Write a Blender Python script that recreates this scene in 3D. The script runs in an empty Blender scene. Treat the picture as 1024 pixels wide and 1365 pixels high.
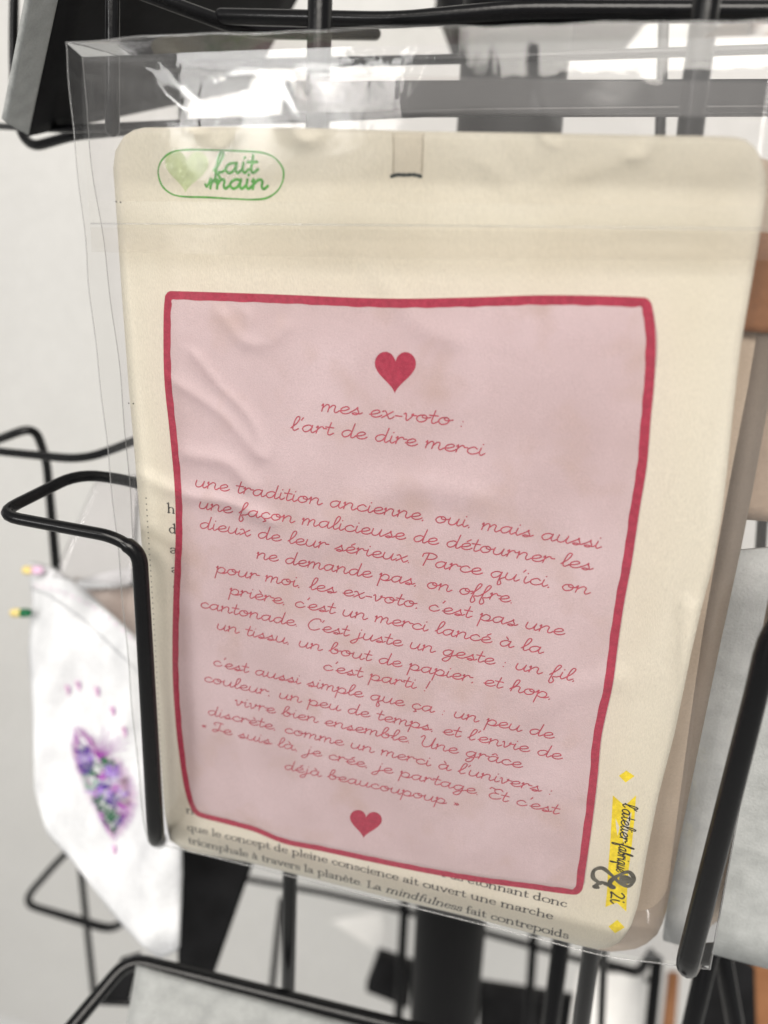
import bpy, bmesh, math, random
from mathutils import Vector, Matrix

random.seed(7)
SC = bpy.context.scene
COL = SC.collection

# ------------------------------------------------------------------ camera
F = 946.0                                   # focal length in units of a 1024 px wide picture
RC = ((0.9667, -0.0261, 0.2545), (0.1059, 0.9464, -0.3051), (-0.2329, 0.3219, 0.9177))
CAM = Vector((0.0339, -0.1445, 0.0678))
def _w(v): return Vector((v[0], v[2], -v[1]))    # measured frame (x right, y down, z away) -> world
CR, CD, CF = (_w(RC[0]).normalized(), _w(RC[1]).normalized(), _w(RC[2]).normalized())
cam_data = bpy.data.cameras.new('camera')
cam = bpy.data.objects.new('camera', cam_data)
COL.objects.link(cam)
m = Matrix((CR, -CD, -CF)).transposed().to_4x4()
m.translation = CAM
cam.matrix_world = m
cam_data.sensor_fit = 'VERTICAL'
cam_data.sensor_height = 36.0
cam_data.lens = F / 1365.0 * 36.0
cam_data.clip_start = 0.01
cam_data.clip_end = 50
cam_data.dof.use_dof = True
cam_data.dof.focus_distance = 0.162
cam_data.dof.aperture_fstop = 6.8
SC.camera = cam

# ------------------------------------------------------------------ world, lamps, exposure
world = bpy.data.worlds.new('World')
SC.world = world
world.use_nodes = True
bg = world.node_tree.nodes['Background']
bg.inputs[0].default_value = (0.98, 0.98, 1.0, 1)
bg.inputs[1].default_value = 0.74
_nt = world.node_tree                       # unseen room as made-up noise, added for streaks mirrored in the clear bag
_tc = _nt.nodes.new('ShaderNodeTexCoord'); _no = _nt.nodes.new('ShaderNodeTexNoise'); _cr = _nt.nodes.new('ShaderNodeValToRGB')
_no.inputs['Scale'].default_value = 2.6; _no.inputs['Detail'].default_value = 1.0
_cr.color_ramp.elements[0].position = .40; _cr.color_ramp.elements[0].color = (.22, .215, .21, 1)
_cr.color_ramp.elements[1].position = .62; _cr.color_ramp.elements[1].color = (1.0, .99, .97, 1)
_nt.links.new(_tc.outputs['Generated'], _no.inputs['Vector']); _nt.links.new(_no.outputs['Fac'], _cr.inputs[0]); _nt.links.new(_cr.outputs[0], bg.inputs[0])
def area(name, loc, target, sx, sy, power, col):
    l = bpy.data.lights.new(name, 'AREA')
    l.shape = 'RECTANGLE'; l.size = sx; l.size_y = sy; l.energy = power; l.color = col
    o = bpy.data.objects.new(name, l); COL.objects.link(o)
    o.location = loc
    o.rotation_euler = (Vector(target) - Vector(loc)).to_track_quat('-Z', 'Y').to_euler()
    return o
area('window_light', (-0.66, -1.36, 0.45), (0, 0, 0), 0.36, 0.32, 6.0, (1.0, 0.985, 0.96))
area('key_light', (0.3, -1.3, 1.15), (0, 0, 0), 1.2, 1.0, 50, (1.0, 0.95, 0.88))  # unseen key lamp, added in front to brighten the booklet
SC.view_settings.view_transform = 'Standard'
SC.view_settings.look = 'None'
SC.view_settings.exposure = -0.03
SC.view_settings.gamma = 1
SC.cycles.transparent_max_bounces = 24
SC.cycles.max_bounces = 10

# ------------------------------------------------------------------ measuring: a point of the photograph -> a point in space
def ray(x, y):
    return CR * ((x - 512) / F) + CD * ((y - 682.5) / F) + CF
def at(x, y, Y=0.0):
    d = ray(x, y)
    return CAM + d * ((Y - CAM.y) / d.y)
def dp(x, y, depth):
    return CAM + ray(x, y) * depth
def bow(X, Z):                               # the gentle waviness of the paper
    return 0.0007 * math.sin(38 * X + 0.6) * math.cos(22 * Z) + 0.0005 * math.sin(55 * Z + 30 * X)
def on(x, y, off=0.0):                       # on the booklet's cover, off metres in front of it
    Y = 0.0
    for _ in range(4):
        p = at(x, y, Y); Y = bow(p.x, p.z) - off
    return at(x, y, Y)
def onw(X, Z, off=0.0):
    return Vector((X, bow(X, Z) - off, Z))

# ------------------------------------------------------------------ materials
def newmat(name):
    mt = bpy.data.materials.new(name); mt.use_nodes = True
    nt = mt.node_tree
    return mt, nt, nt.nodes['Principled BSDF']
def node(nt, t, **kw):
    n = nt.nodes.new(t)
    for k, v in kw.items(): setattr(n, k, v)
    return n
def lin(c):
    return tuple((v / 255 / 12.92 if v / 255 <= 0.04045 else ((v / 255 + .055) / 1.055) ** 2.4) for v in c) + (1,)
def paper(name, c1, c2, rough=0.75, scale=60, fine=2500, bump=0.25, c3=None, stretch=(1, 1, 1), spec=0.25, lo=.35, hi=.65):
    mt, nt, b = newmat(name)
    tc = node(nt, 'ShaderNodeTexCoord')
    mp = node(nt, 'ShaderNodeMapping'); mp.inputs['Scale'].default_value = stretch
    nt.links.new(tc.outputs['Object'], mp.inputs[0])
    n1 = node(nt, 'ShaderNodeTexNoise'); n1.inputs['Scale'].default_value = scale; n1.inputs['Detail'].default_value = 5
    nt.links.new(mp.outputs[0], n1.inputs['Vector'])
    cr = node(nt, 'ShaderNodeValToRGB')
    cr.color_ramp.elements[0].position = lo; cr.color_ramp.elements[0].color = c1
    cr.color_ramp.elements[1].position = hi; cr.color_ramp.elements[1].color = c2
    nt.links.new(n1.outputs['Fac'], cr.inputs[0])
    col = cr.outputs[0]
    if c3:
        n3 = node(nt, 'ShaderNodeTexNoise'); n3.inputs['Scale'].default_value = scale * 1.7; n3.inputs['Detail'].default_value = 3
        mp3 = node(nt, 'ShaderNodeMapping'); mp3.inputs['Location'].default_value = (.31, .77, .13)
        nt.links.new(tc.outputs['Object'], mp3.inputs[0]); nt.links.new(mp3.outputs[0], n3.inputs['Vector'])
        r3 = node(nt, 'ShaderNodeMapRange'); r3.inputs[1].default_value = .52; r3.inputs[2].default_value = .75
        nt.links.new(n3.outputs['Fac'], r3.inputs[0])
        mx = node(nt, 'ShaderNodeMix', data_type='RGBA'); mx.inputs['B'].default_value = c3
        nt.links.new(r3.outputs[0], mx.inputs['Factor']); nt.links.new(col, mx.inputs['A'])
        col = mx.outputs['Result']
    nf = node(nt, 'ShaderNodeTexNoise'); nf.inputs['Scale'].default_value = fine; nf.inputs['Detail'].default_value = 3
    nt.links.new(mp.outputs[0], nf.inputs['Vector'])
    sp = node(nt, 'ShaderNodeMix', data_type='RGBA', blend_type='MULTIPLY')
    rr = node(nt, 'ShaderNodeMapRange'); rr.inputs[3].default_value = .84; rr.inputs[4].default_value = 1.14
    nt.links.new(nf.outputs['Fac'], rr.inputs[0])
    sp.inputs['Factor'].default_value = 1
    nt.links.new(col, sp.inputs['A']); nt.links.new(rr.outputs[0], sp.inputs['B'])
    nt.links.new(sp.outputs['Result'], b.inputs['Base Color'])
    bp = node(nt, 'ShaderNodeBump'); bp.inputs['Strength'].default_value = bump; bp.inputs['Distance'].default_value = 0.0003
    nt.links.new(nf.outputs['Fac'], bp.inputs['Height']); nt.links.new(bp.outputs[0], b.inputs['Normal'])
    b.inputs['Roughness'].default_value = rough
    b.inputs['Specular IOR Level'].default_value = spec
    return mt
def ink(name, c, var=.12, fine=1800, rough=.7):
    c = lin(c) if max(c[:3]) > 1.01 else c
    d = tuple(v * (1 - var) for v in c[:3]) + (1,)
    l = tuple(min(1, v * (1 + var)) for v in c[:3]) + (1,)
    return paper(name, d, l, rough, fine * .5, fine * 2, .1, spec=.2)
M = {}
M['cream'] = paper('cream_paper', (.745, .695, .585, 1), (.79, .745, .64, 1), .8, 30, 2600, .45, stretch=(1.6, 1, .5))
M['leaf'] = paper('shaded_leaf_paper', (.50, .40, .31, 1), (.55, .45, .36, 1), .8, 30, 2200, .3)  # brown inner leaf, its colour darkened further for the cover's shade
M['pink'] = paper('pink_label_paper', (.60, .475, .485, 1), (.68, .55, .57, 1), .7, 42, 3200, .35, c3=(.58, .445, .42, 1))
M['red'] = ink('raspberry_print', (.42, .045, .085))
M['redtext'] = ink('raspberry_lettering', (.47, .085, .12))
M['black_ink'] = ink('book_ink', (.06, .055, .055))
M['green'] = ink('green_stamp_ink', (.09, .36, .055), .25)
M['green_wash'] = ink('green_heart_wash', (.55, .62, .36), .1, 700)
M['yellow'] = ink('yellow_stamp_ink', (.92, .70, .03), .14, 900)
M['stamp_black'] = ink('stamp_black_ink', (.025, .025, .025))
M['stamp_grey'] = ink('stamp_grey_ink', (.115, .11, .09), .35, 700)
M['tab_edge'] = ink('tab_edge_brown', (.42, .37, .29))  # light brown lines along both edges of the tape tab
M['staple'] = ink('dark_thread', (.02, .03, .03))
M['grey'] = paper('grey_board', (.31, .32, .315, 1), (.38, .39, .385, 1), .6, 200, 1500, .6, spec=.3)
M['blackboard'] = paper('black_board', (.006, .006, .0065, 1), (.011, .011, .012, 1), .6, 80, 900, .2, spec=.1)
M['kraft'] = paper('kraft_board', (.22, .095, .04, 1), (.28, .13, .06, 1), .7, 90, 900, .3)
M['tan'] = paper('tan_board', (.32, .24, .18, 1), (.38, .29, .22, 1), .7, 90, 900, .3)
M['white_paper'] = paper('white_paper', (.74, .73, .71, 1), (.80, .79, .77, 1), .7, 50, 900, .2)
M['wall'] = paper('wall_paint', (.62, .615, .60, 1), (.66, .655, .64, 1), .85, 4, 160, .15)
M['floor'] = paper('floor_vinyl', (.66, .67, .67, 1), (.72, .73, .73, 1), .6, 3, 90, .1)
M['cloth'] = paper('white_cotton', (.58, .59, .61, 1), (.70, .71, .73, 1), .9, 90, 1100, 1.0)
M['cloth_side'] = paper('beige_lining', (.50, .42, .38, 1), (.60, .52, .48, 1), .9, 60, 1500, .5)
for nm, c in dict(magenta=(.30, .06, .34), violet=(.06, .02, .20), lilac=(.27, .16, .48), thread_green=(.01, .11, .045), pale_green=(.28, .42, .34), pale_pink=(.62, .42, .56), bead_yellow=(.62, .50, .20), taupe=(.26, .18, .22)).items():
    M[nm] = ink(nm + '_thread', c, .25, 900, .6)

def wire_mat():
    mt, nt, b = newmat('black_powder_coat')
    tc = node(nt, 'ShaderNodeTexCoord')
    n = node(nt, 'ShaderNodeTexNoise'); n.inputs['Scale'].default_value = 900; n.inputs['Detail'].default_value = 4
    nt.links.new(tc.outputs['Object'], n.inputs['Vector'])
    bp = node(nt, 'ShaderNodeBump'); bp.inputs['Strength'].default_value = .12; bp.inputs['Distance'].default_value = .0003
    nt.links.new(n.outputs['Fac'], bp.inputs['Height']); nt.links.new(bp.outputs[0], b.inputs['Normal'])
    r = node(nt, 'ShaderNodeMapRange'); r.inputs[3].default_value = .18; r.inputs[4].default_value = .30
    nt.links.new(n.outputs['Fac'], r.inputs[0]); nt.links.new(r.outputs[0], b.inputs['Roughness'])
    b.inputs['Base Color'].default_value = (.003, .003, .0035, 1)
    b.inputs['Specular IOR Level'].default_value = .25
    return mt
M['wire'] = wire_mat()

def dark_mat():
    mt, nt, b = newmat('matt_black_tube')
    n = node(nt, 'ShaderNodeTexNoise'); n.inputs['Scale'].default_value = 120
    rr = node(nt, 'ShaderNodeMapRange'); rr.inputs[3].default_value = .45; rr.inputs[4].default_value = .6
    nt.links.new(n.outputs['Fac'], rr.inputs[0]); nt.links.new(rr.outputs[0], b.inputs['Roughness'])
    b.inputs['Base Color'].default_value = (.004, .004, .0045, 1); b.inputs['Specular IOR Level'].default_value = .1
    return mt
M['post'] = dark_mat()
def film_mat(name, tint, haze, bump, scale, boost=1.0, rough=.07):
    mt, nt, b = newmat(name)
    out = nt.nodes['Material Output']; nt.nodes.remove(b)
    tc = node(nt, 'ShaderNodeTexCoord')
    mp = node(nt, 'ShaderNodeMapping'); mp.inputs['Scale'].default_value = (1, 1, .8)
    nt.links.new(tc.outputs['Object'], mp.inputs[0])
    n = node(nt, 'ShaderNodeTexNoise'); n.inputs['Scale'].default_value = scale; n.inputs['Detail'].default_value = 4; n.inputs['Distortion'].default_value = .8
    nt.links.new(mp.outputs[0], n.inputs['Vector'])
    bp = node(nt, 'ShaderNodeBump'); bp.inputs['Strength'].default_value = bump; bp.inputs['Distance'].default_value = .004
    nt.links.new(n.outputs['Fac'], bp.inputs['Height'])
    fr = node(nt, 'ShaderNodeFresnel'); fr.inputs['IOR'].default_value = 1.48
    nt.links.new(bp.outputs[0], fr.inputs['Normal'])
    mu = node(nt, 'ShaderNodeMath', operation='MULTIPLY'); mu.inputs[1].default_value = boost; mu.use_clamp = True
    nt.links.new(fr.outputs[0], mu.inputs[0])
    tr = node(nt, 'ShaderNodeBsdfTransparent'); tr.inputs[0].default_value = tint
    gl = node(nt, 'ShaderNodeBsdfGlossy'); gl.inputs['Roughness'].default_value = rough
    nt.links.new(bp.outputs[0], gl.inputs['Normal'])
    df = node(nt, 'ShaderNodeBsdfDiffuse'); df.inputs[0].default_value = (.85, .85, .86, 1)
    m0 = node(nt, 'ShaderNodeMixShader'); m0.inputs[0].default_value = haze
    nt.links.new(tr.outputs[0], m0.inputs[1]); nt.links.new(df.outputs[0], m0.inputs[2])
    m1 = node(nt, 'ShaderNodeMixShader')
    nt.links.new(mu.outputs[0], m1.inputs[0]); nt.links.new(m0.outputs[0], m1.inputs[1]); nt.links.new(gl.outputs[0], m1.inputs[2])
    nt.links.new(m1.outputs[0], out.inputs[0])
    return mt
M['film'] = film_mat('clear_film', (.99, .988, .985, 1), .006, .06, 45, 1.0, .06)
M['film_back'] = film_mat('clear_film_back', (.94, .93, .935, 1), .055, .14, 40, 1.0)
M['film_flap'] = film_mat('clear_film_flap', (1.0, .998, .995, 1), .012, .08, 34, .75, .10)
M['film_edge'] = film_mat('clear_film_fold', (.92, .92, .92, 1), .12, .03, 60, .8)
M['tape'] = film_mat('clear_tape', (.98, .98, .97, 1), .03, .03, 80, .5, .25)

# ------------------------------------------------------------------ object helpers
def link_mesh(name, verts, faces, mats, parent=None, smooth=True, fmat=None):
    me = bpy.data.meshes.new(name)
    me.from_pydata([tuple(v) for v in verts], [], faces)
    for mt in (mats if isinstance(mats, (list, tuple)) else [mats]): me.materials.append(mt)
    if fmat: me.polygons.foreach_set('material_index', fmat)
    me.polygons.foreach_set('use_smooth', [smooth] * len(me.polygons))
    me.update()
    o = bpy.data.objects.new(name, me); COL.objects.link(o)
    if parent is not None: adopt(o, parent)
    return o
def wloc(o):
    return o.location.copy() if o.parent is None else Vector((0, 0, 0))
def adopt(o, parent):
    o.parent = parent
    o.matrix_parent_inverse = Matrix.Translation(-wloc(parent))
def tag(o, label=None, cat=None, group=None, kind=None):
    if label: o['label'] = label
    if cat: o['category'] = cat
    if group: o['group'] = group
    if kind: o['kind'] = kind
    return o
def thing(name, loc, label, cat, group=None):
    o = bpy.data.objects.new(name, None); COL.objects.link(o)
    o.empty_display_size = .01
    o.location = loc
    return tag(o, label, cat, group)

# polylines
def resample(pts, n):
    pts = [Vector(p) for p in pts]
    L = [0]
    for a, b in zip(pts, pts[1:]): L.append(L[-1] + (b - a).length)
    out = []; k = 0
    for i in range(n):
        t = L[-1] * i / (n - 1)
        while k < len(pts) - 2 and L[k + 1] < t: k += 1
        s = (t - L[k]) / max(1e-12, L[k + 1] - L[k])
        out.append(pts[k].lerp(pts[k + 1], min(1, max(0, s))))
    return out
def crom(pts, per=6, closed=False):
    pts = [Vector(p) for p in pts]
    if len(pts) < 3 and not closed: 
        return resample(pts, per + 1)
    n = len(pts); out = []
    rng = n if closed else n - 1
    for i in range(rng):
        p1, p2 = pts[i], pts[(i + 1) % n]
        p0 = pts[(i - 1) % n] if closed or i > 0 else p1 * 2 - p2
        p3 = pts[(i + 2) % n] if closed or i + 2 < n else p2 * 2 - p1
        for k in range(per):
            t = k / per
            out.append(0.5 * ((2 * p1) + (p2 - p0) * t + (2 * p0 - 5 * p1 + 4 * p2 - p3) * t * t + (3 * p1 - p0 - 3 * p2 + p3) * t ** 3))
    if not closed: out.append(pts[-1])
    return out
def coons(top, right, bottom, left, nu, nv):
    """top, bottom run left to right; left, right run top to bottom (2-D points of the photograph)"""
    T, B = resample(top, nu), resample(bottom, nu)
    L, R = resample(left, nv), resample(right, nv)
    g = []
    for j in range(nv):
        v = j / (nv - 1); row = []
        for i in range(nu):
            u = i / (nu - 1)
            p = T[i] * (1 - v) + B[i] * v + L[j] * (1 - u) + R[j] * u - (T[0] * (1 - u) * (1 - v) + T[-1] * u * (1 - v) + B[0] * (1 - u) * v + B[-1] * u * v)
            row.append(p)
        g.append(row)
    return g
def sheet(name, grid, fn, thick, mat, parent=None, back=None):
    """grid of picture points -> a sheet; fn(p, u, v) gives the point in space; thick > 0 makes it a solid"""
    nv, nu = len(grid), len(grid[0])
    V = [fn(grid[j][i], i / (nu - 1), j / (nv - 1)) for j in range(nv) for i in range(nu)]
    Fc = [(j * nu + i, (j + 1) * nu + i, (j + 1) * nu + i + 1, j * nu + i + 1) for j in range(nv - 1) for i in range(nu - 1)]
    if thick:
        n = len(V)
        off = Vector((0, thick, 0)) if back is None else Vector(back) * thick
        V = V + [v + off for v in V]
        Fc = Fc + [tuple(reversed([k + n for k in f])) for f in Fc]
        ring = [i for i in range(nu)] + [j * nu + nu - 1 for j in range(1, nv)] + [(nv - 1) * nu + i for i in range(nu - 2, -1, -1)] + [j * nu for j in range(nv - 2, 0, -1)]
        for a, b in zip(ring, ring[1:] + ring[:1]): Fc.append((a, b, b + n, a + n))
    return link_mesh(name, V, Fc, mat, parent)

# tubes
def fillet(pts, rad):
    """pts: list of (Vector, radius); rounds every inner corner"""
    out = [pts[0]]
    for (a, ra), (b, rb), (c, rc) in zip(pts, pts[1:], pts[2:]):
        d1, d2 = (a - b), (c - b)
        k = min(rad, d1.length * .45, d2.length * .45)
        p, q = b + d1.normalized() * k, b + d2.normalized() * k
        for i in range(7):
            t = i / 6
            out.append(((p * (1 - t) + b * t) * (1 - t) + (b * (1 - t) + q * t) * t, rb))
    out.append(pts[-1])
    return out
def tube(name, pts, rad, mat, parent=None, seg=14, rounded=.012, cap=True):
    P = fillet(pts, rounded) if len(pts) > 2 else list(pts)
    if cap:                                   # hemispherical ends
        def endcap(p, q):
            d = (p[0] - q[0]).normalized(); r = p[1]
            return [(p[0] + d * r * math.sin(a), r * max(.05, math.cos(a))) for a in (1.57, 1.2, .8, .4)]
        P = endcap(P[0], P[1]) + P + list(reversed(endcap(P[-1], P[-2])))
    V, Fc = [], []
    up = None
    for i, (p, r) in enumerate(P):
        d = (P[min(i + 1, len(P) - 1)][0] - P[max(i - 1, 0)][0])
        if d.length < 1e-9: d = Vector((0, 0, 1))
        d.normalize()
        if up is None:
            up = d.orthogonal().normalized()
        up = (up - d * up.dot(d))
        up = up.normalized() if up.length > 1e-6 else d.orthogonal().normalized()
        s = d.cross(up)
        for k in range(seg):
            a = 2 * math.pi * k / seg
            V.append(p + (up * math.cos(a) + s * math.sin(a)) * r)
    for i in range(len(P) - 1):
        for k in range(seg):
            Fc.append((i * seg + k, i * seg + (k + 1) % seg, (i + 1) * seg + (k + 1) % seg, (i + 1) * seg + k))
    Fc.append(tuple(range(seg - 1, -1, -1))); Fc.append(tuple((len(P) - 1) * seg + k for k in range(seg)))
    return link_mesh(name, V, Fc, mat, parent)
def depth_of(p): return (p - CAM).dot(CF)
def wire(name, px, parent, mat=None, rounded=.010, mode='Y', seg=14):
    """px: (x, y, where, width) measured on the photograph, where = distance behind the cover (Y) or from the lens (D)"""
    pts = []
    for x, y, d, w in px:
        p = at(x, y, d) if mode == 'Y' else dp(x, y, d)
        pts.append((p, w / 2 * depth_of(p) / F))
    return tube(name, pts, None, mat or M['wire'], parent, seg, rounded)

# ------------------------------------------------------------------ the setting
def quad(name, pts, mat):
    return link_mesh(name, pts, [(0, 1, 2, 3)], mat, smooth=False)
WY = 0.62
tag(quad('wall', [(-3, WY, -1.3), (3, WY, -1.3), (3, WY, 2.2), (-3, WY, 2.2)], M['wall']), kind='structure')
tag(quad('floor', [(-3, -3, -1.3), (3, -3, -1.3), (3, WY, -1.3), (-3, WY, -1.3)], M['floor']), kind='structure')

# ------------------------------------------------------------------ display rack
rack = thing('display_rack', (dp(590, 1300, .34).x, dp(590, 1300, .34).y, -1.3), 'black wire display rack with looped prongs around a round centre post', 'display rack')
pc = dp(596, 1290, .34)
post = tube('centre_post', [(Vector((pc.x, pc.y, -1.27)), .0165), (Vector((pc.x, pc.y, pc.z + .06)), .0165), (Vector((pc.x, pc.y, .55)), .0165)], None, M['post'], rack, 28, .001)
tube('foot', [(Vector((pc.x, pc.y, -1.2995)), .19), (Vector((pc.x, pc.y, -1.285)), .19), (Vector((pc.x, pc.y, -1.27)), .02)], None, M['wire'], rack, 40, .001, cap=False)
# pocket that holds the booklet: a bent wire each side
wire('pocket_prong', [(300, 690, .030, 17), (178, 641, .014, 15), (105, 631, .006, 15), (-6, 686, -.016, 16), (150, 715, -.012, 17), (186, 736, -.011, 21), (208, 1117, -.0095, 22), (213, 1121, .014, 19)], rack, rounded=.006)
wire('pocket_prong', [(1200, 760, .02, 26), (1120, 775, -.008, 28), (1028, 838, -.012, 29), (1013, 905, -.012, 30), (914, 1294, -.0095, 29), (930, 1262, .012, 24)], rack, rounded=.006)
# pocket behind on the left
wire('pocket_rail', [(-40, 600, .25, 11), (46, 568, .25, 12), (62, 612, .262, 11), (79, 800, .30, 12), (92, 1000, .33, 12)], rack, mode='D', rounded=.006)
wire('pocket_rail', [(-40, 596, .24, 11), (0, 602, .24, 11), (112, 613, .235, 12), (175, 590, .23, 12), (330, 520, .22, 12)], rack, mode='D', rounded=.012)
# upright wires behind the bag
wire('upright_wire', [(428, -60, .016, 33), (423, 180, .016, 32), (395, 700, .016, 24), (384, 1320, .016, 18)], rack, rounded=.001)
wire('upright_wire', [(950, -60, .014, 36), (926, 120, .014, 35), (865, 700, .014, 28), (770, 1400, .014, 22)], rack, rounded=.001)
wire('upright_wire', [(150, -60, .026, 20), (150, 172, .026, 19)], rack, rounded=.001)
wire('upright_wire', [(240, -60, .10, 12), (245, 200, .10, 12), (300, 1200, .10, 8)], rack, rounded=.001)
wire('upright_wire', [(888, -60, .10, 14), (880, 180, .10, 14), (820, 900, .10, 12), (800, 1400, .10, 10)], rack, rounded=.001)
wire('upright_wire', [(633, -60, .10, 12), (630, 180, .10, 12), (608, 900, .10, 10), (603, 1400, .10, 9)], rack, rounded=.001)
# rails across the top
wire('rail_wire', [(296, 22, .045, 20), (520, 27, .045, 20), (700, 14, .045, 26), (1100, 16, .045, 28)], rack, rounded=.006)
wire('rail_wire', [(160, -20, .03, 18), (330, 42, .05, 18), (500, 45, .08, 16)], rack, rounded=.006)
wire('rail_wire', [(-10, 168, .07, 8), (90, 172, .055, 10), (620, 148, .055, 11), (1200, 142, .055, 12)], rack, rounded=.006)
wire('rail_wire', [(200, 88, .07, 12), (640, 78, .07, 12), (1200, 60, .07, 12)], rack, rounded=.006)
# upper left pocket hook
wire('pocket_prong', [(20, -50, .075, 12), (18, 60, .075, 12), (20, 160, .075, 12), (40, 197, .07, 13), (100, 180, .065, 13), (240, 168, .06, 12)], rack, rounded=.006)
# tier below
wire('pocket_prong', [(70, 1400, .215, 20), (172, 1278, .23, 18), (560, 1375, .225, 20), (640, 1398, .225, 20)], rack, mode='D', rounded=.006)
wire('pocket_rail', [(128, 1335, .30, 8), (200, 1338, .30, 8)], rack, mode='D')
wire('pocket_prong', [(190, 1060, .36, 9), (86, 1138, .36, 9), (28, 1204, .36, 9), (150, 1240, .345, 11), (172, 1222, .335, 11), (185, 1190, .33, 10)], rack, mode='D', rounded=.010)
wire('upright_wire', [(100, 1080, .37, 8), (107, 1150, .37, 8), (126, 1330, .37, 8)], rack, mode='D', rounded=.001)
wire('upright_wire', [(376, 1200, .40, 9), (371, 1240, .40, 9), (362, 1325, .40, 9)], rack, mode='D', rounded=.001)
wire('rail_wire', [(330, 1172, .42, 8), (430, 1190, .42, 8), (540, 1214, .42, 9), (700, 1258, .42, 9), (860, 1305, .42, 9)], rack, mode='D', rounded=.001)
wire('upright_wire', [(540, 1200, .41, 13), (530, 1380, .41, 13)], rack, mode='D')
wire('upright_wire', [(712, 1240, .40, 12), (700, 1420, .40, 12)], rack, mode='D')
wire('upright_wire', [(752, 1225, .26, 24), (728, 1410, .26, 22)], rack, mode='D')
# lower right tangle of wires
wire('pocket_prong', [(945, 1270, .22, 26), (912, 1410, .225, 24)], rack, mode='D')
wire('upright_wire', [(960, 1250, .24, 22), (990, 1420, .24, 22)], rack, mode='D')
wire('pocket_rail', [(780, 1278, .36, 11), (852, 1297, .36, 12), (868, 1270, .36, 11)], rack, mode='D', rounded=.004)
wire('upright_wire', [(876, 1280, .37, 16), (862, 1420, .37, 16)], rack, mode='D')
wire('upright_wire', [(1022, 610, .09, 14), (1012, 760, .09, 14)], rack)

# ------------------------------------------------------------------ boards and bits around
def board(name, px, thick, mat, label, cat, group=None, nu=12, nv=12, curve=0, mode='D'):
    """px: top-left, top-right, bottom-right, bottom-left, each (x, y, distance)"""
    P = [(dp if mode == 'D' else at)(x, y, d) for x, y, d in px]
    n = (P[1] - P[0]).cross(P[3] - P[0]).normalized()
    if n.dot(P[0] - CAM) < 0: n = -n
    g = [[Vector((i / (nu - 1), j / (nv - 1))) for i in range(nu)] for j in range(nv)]
    def fn(p, u, v):
        q = (P[0] * (1 - u) + P[1] * u) * (1 - v) + (P[3] * (1 - u) + P[2] * u) * v
        return q + n * curve * (math.sin(math.pi * u) + .3 * math.sin(5 * v))
    o = sheet(name, g, fn, thick, mat, back=n)
    return tag(o, label, cat, group)
board('grey_board', [(48, -30, .150), (84, -30, .160), (38, 180, .200), (9, 164, .190)], .0015, M['grey'], 'thick grey board edge leaning at the top left of the rack', 'board', curve=0)
board('black_board', [(84, -40, .165), (430, -60, .22), (330, 120, .26), (37, 182, .205)], .0012, M['blackboard'], 'black board leaning beside the grey board edge at the top left', 'board')
board('black_tray', [(585, -40, .26), (905, -40, .26), (850, 29, .26), (610, 29, .26)], .02, M['blackboard'], 'wide black tray blurred behind the top of the bag', 'tray')
board('grey_board', [(182, 1284, .228), (560, 1388, .222), (545, 1500, .20), (160, 1420, .205)], .0012, M['grey'], 'grey board sloping in the lower pocket under the booklet', 'board', curve=.0006)
board('grey_board', [(955, 738, .022), (1090, 726, .022), (1075, 1306, .022), (884, 1254, .022)], .0014, M['grey'], 'rough grey board standing behind the right prong of the bag', 'board', mode='Y')
board('kraft_board', [(985, 308, .005), (1120, 316, .005), (1120, 452, .005), (970, 440, .005)], .0015, M['kraft'], 'orange brown board behind the right edge of the booklet', 'board', mode='Y')
board('tan_board', [(985, 446, .034), (1110, 450, .034), (1080, 700, .034), (960, 690, .034)], .0015, M['tan'], 'tan board below the orange brown one at the right edge', 'board', mode='Y')
board('black_sleeve', [(236, 1080, .30), (352, 1110, .30), (285, 1300, .30), (237, 1290, .30)], .004, M['blackboard'], 'black sleeve hanging between the white pouch and the wires', 'sleeve')
board('black_corner', [(160, 1280, .29), (186, 1272, .29), (172, 1334, .29), (128, 1334, .29)], .002, M['blackboard'], 'dark wedge between the lower left wires beside the sloping grey board', 'corner')
board('shelf_bar', [(380, 108, .055), (1250, 104, .055), (1250, 150, .055), (375, 153, .055)], .004, M['blackboard'], 'flat dark bar running across behind the top of the clear bag', 'bar', mode='Y')
board('black_clip', [(505, 1276, .43), (552, 1292, .43), (545, 1345, .43), (488, 1322, .43)], .01, M['blackboard'], 'small black clip left of the centre post', 'clip')
board('black_ledge', [(640, 1318, .44), (770, 1338, .44), (770, 1420, .44), (640, 1420, .44)], .01, M['blackboard'], 'dark ledge right of the centre post', 'ledge')
board('paper_corner', [(440, 1228, .48), (510, 1215, .48), (520, 1270, .48), (512, 1275, .48)], .0006, M['white_paper'], 'white paper corner pointing down left of the centre post', 'paper')
board('paper_card', [(770, 1295, .40), (860, 1300, .40), (850, 1400, .40), (755, 1400, .40)], .0008, M['white_paper'], 'pale card low at the right among the wires', 'card')
board('wood_strip', [(893, 1300, .42), (906, 1300, .42), (896, 1420, .42), (880, 1420, .42)], .004, M['kraft'], 'thin brown strip between dark wires at the lower right', 'strip')
board('dark_board', [(935, 1262, .32), (1006, 1290, .32), (1010, 1420, .32), (930, 1420, .32)], .003, M['blackboard'], 'dark board low behind the tip of the right prong at the lower right', 'board')
board('wood_block', [(1006, 1285, .40), (1050, 1290, .40), (1050, 1420, .40), (1010, 1420, .40)], .02, M['kraft'], 'brown block at the lower right corner under the grey board', 'block')

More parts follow.
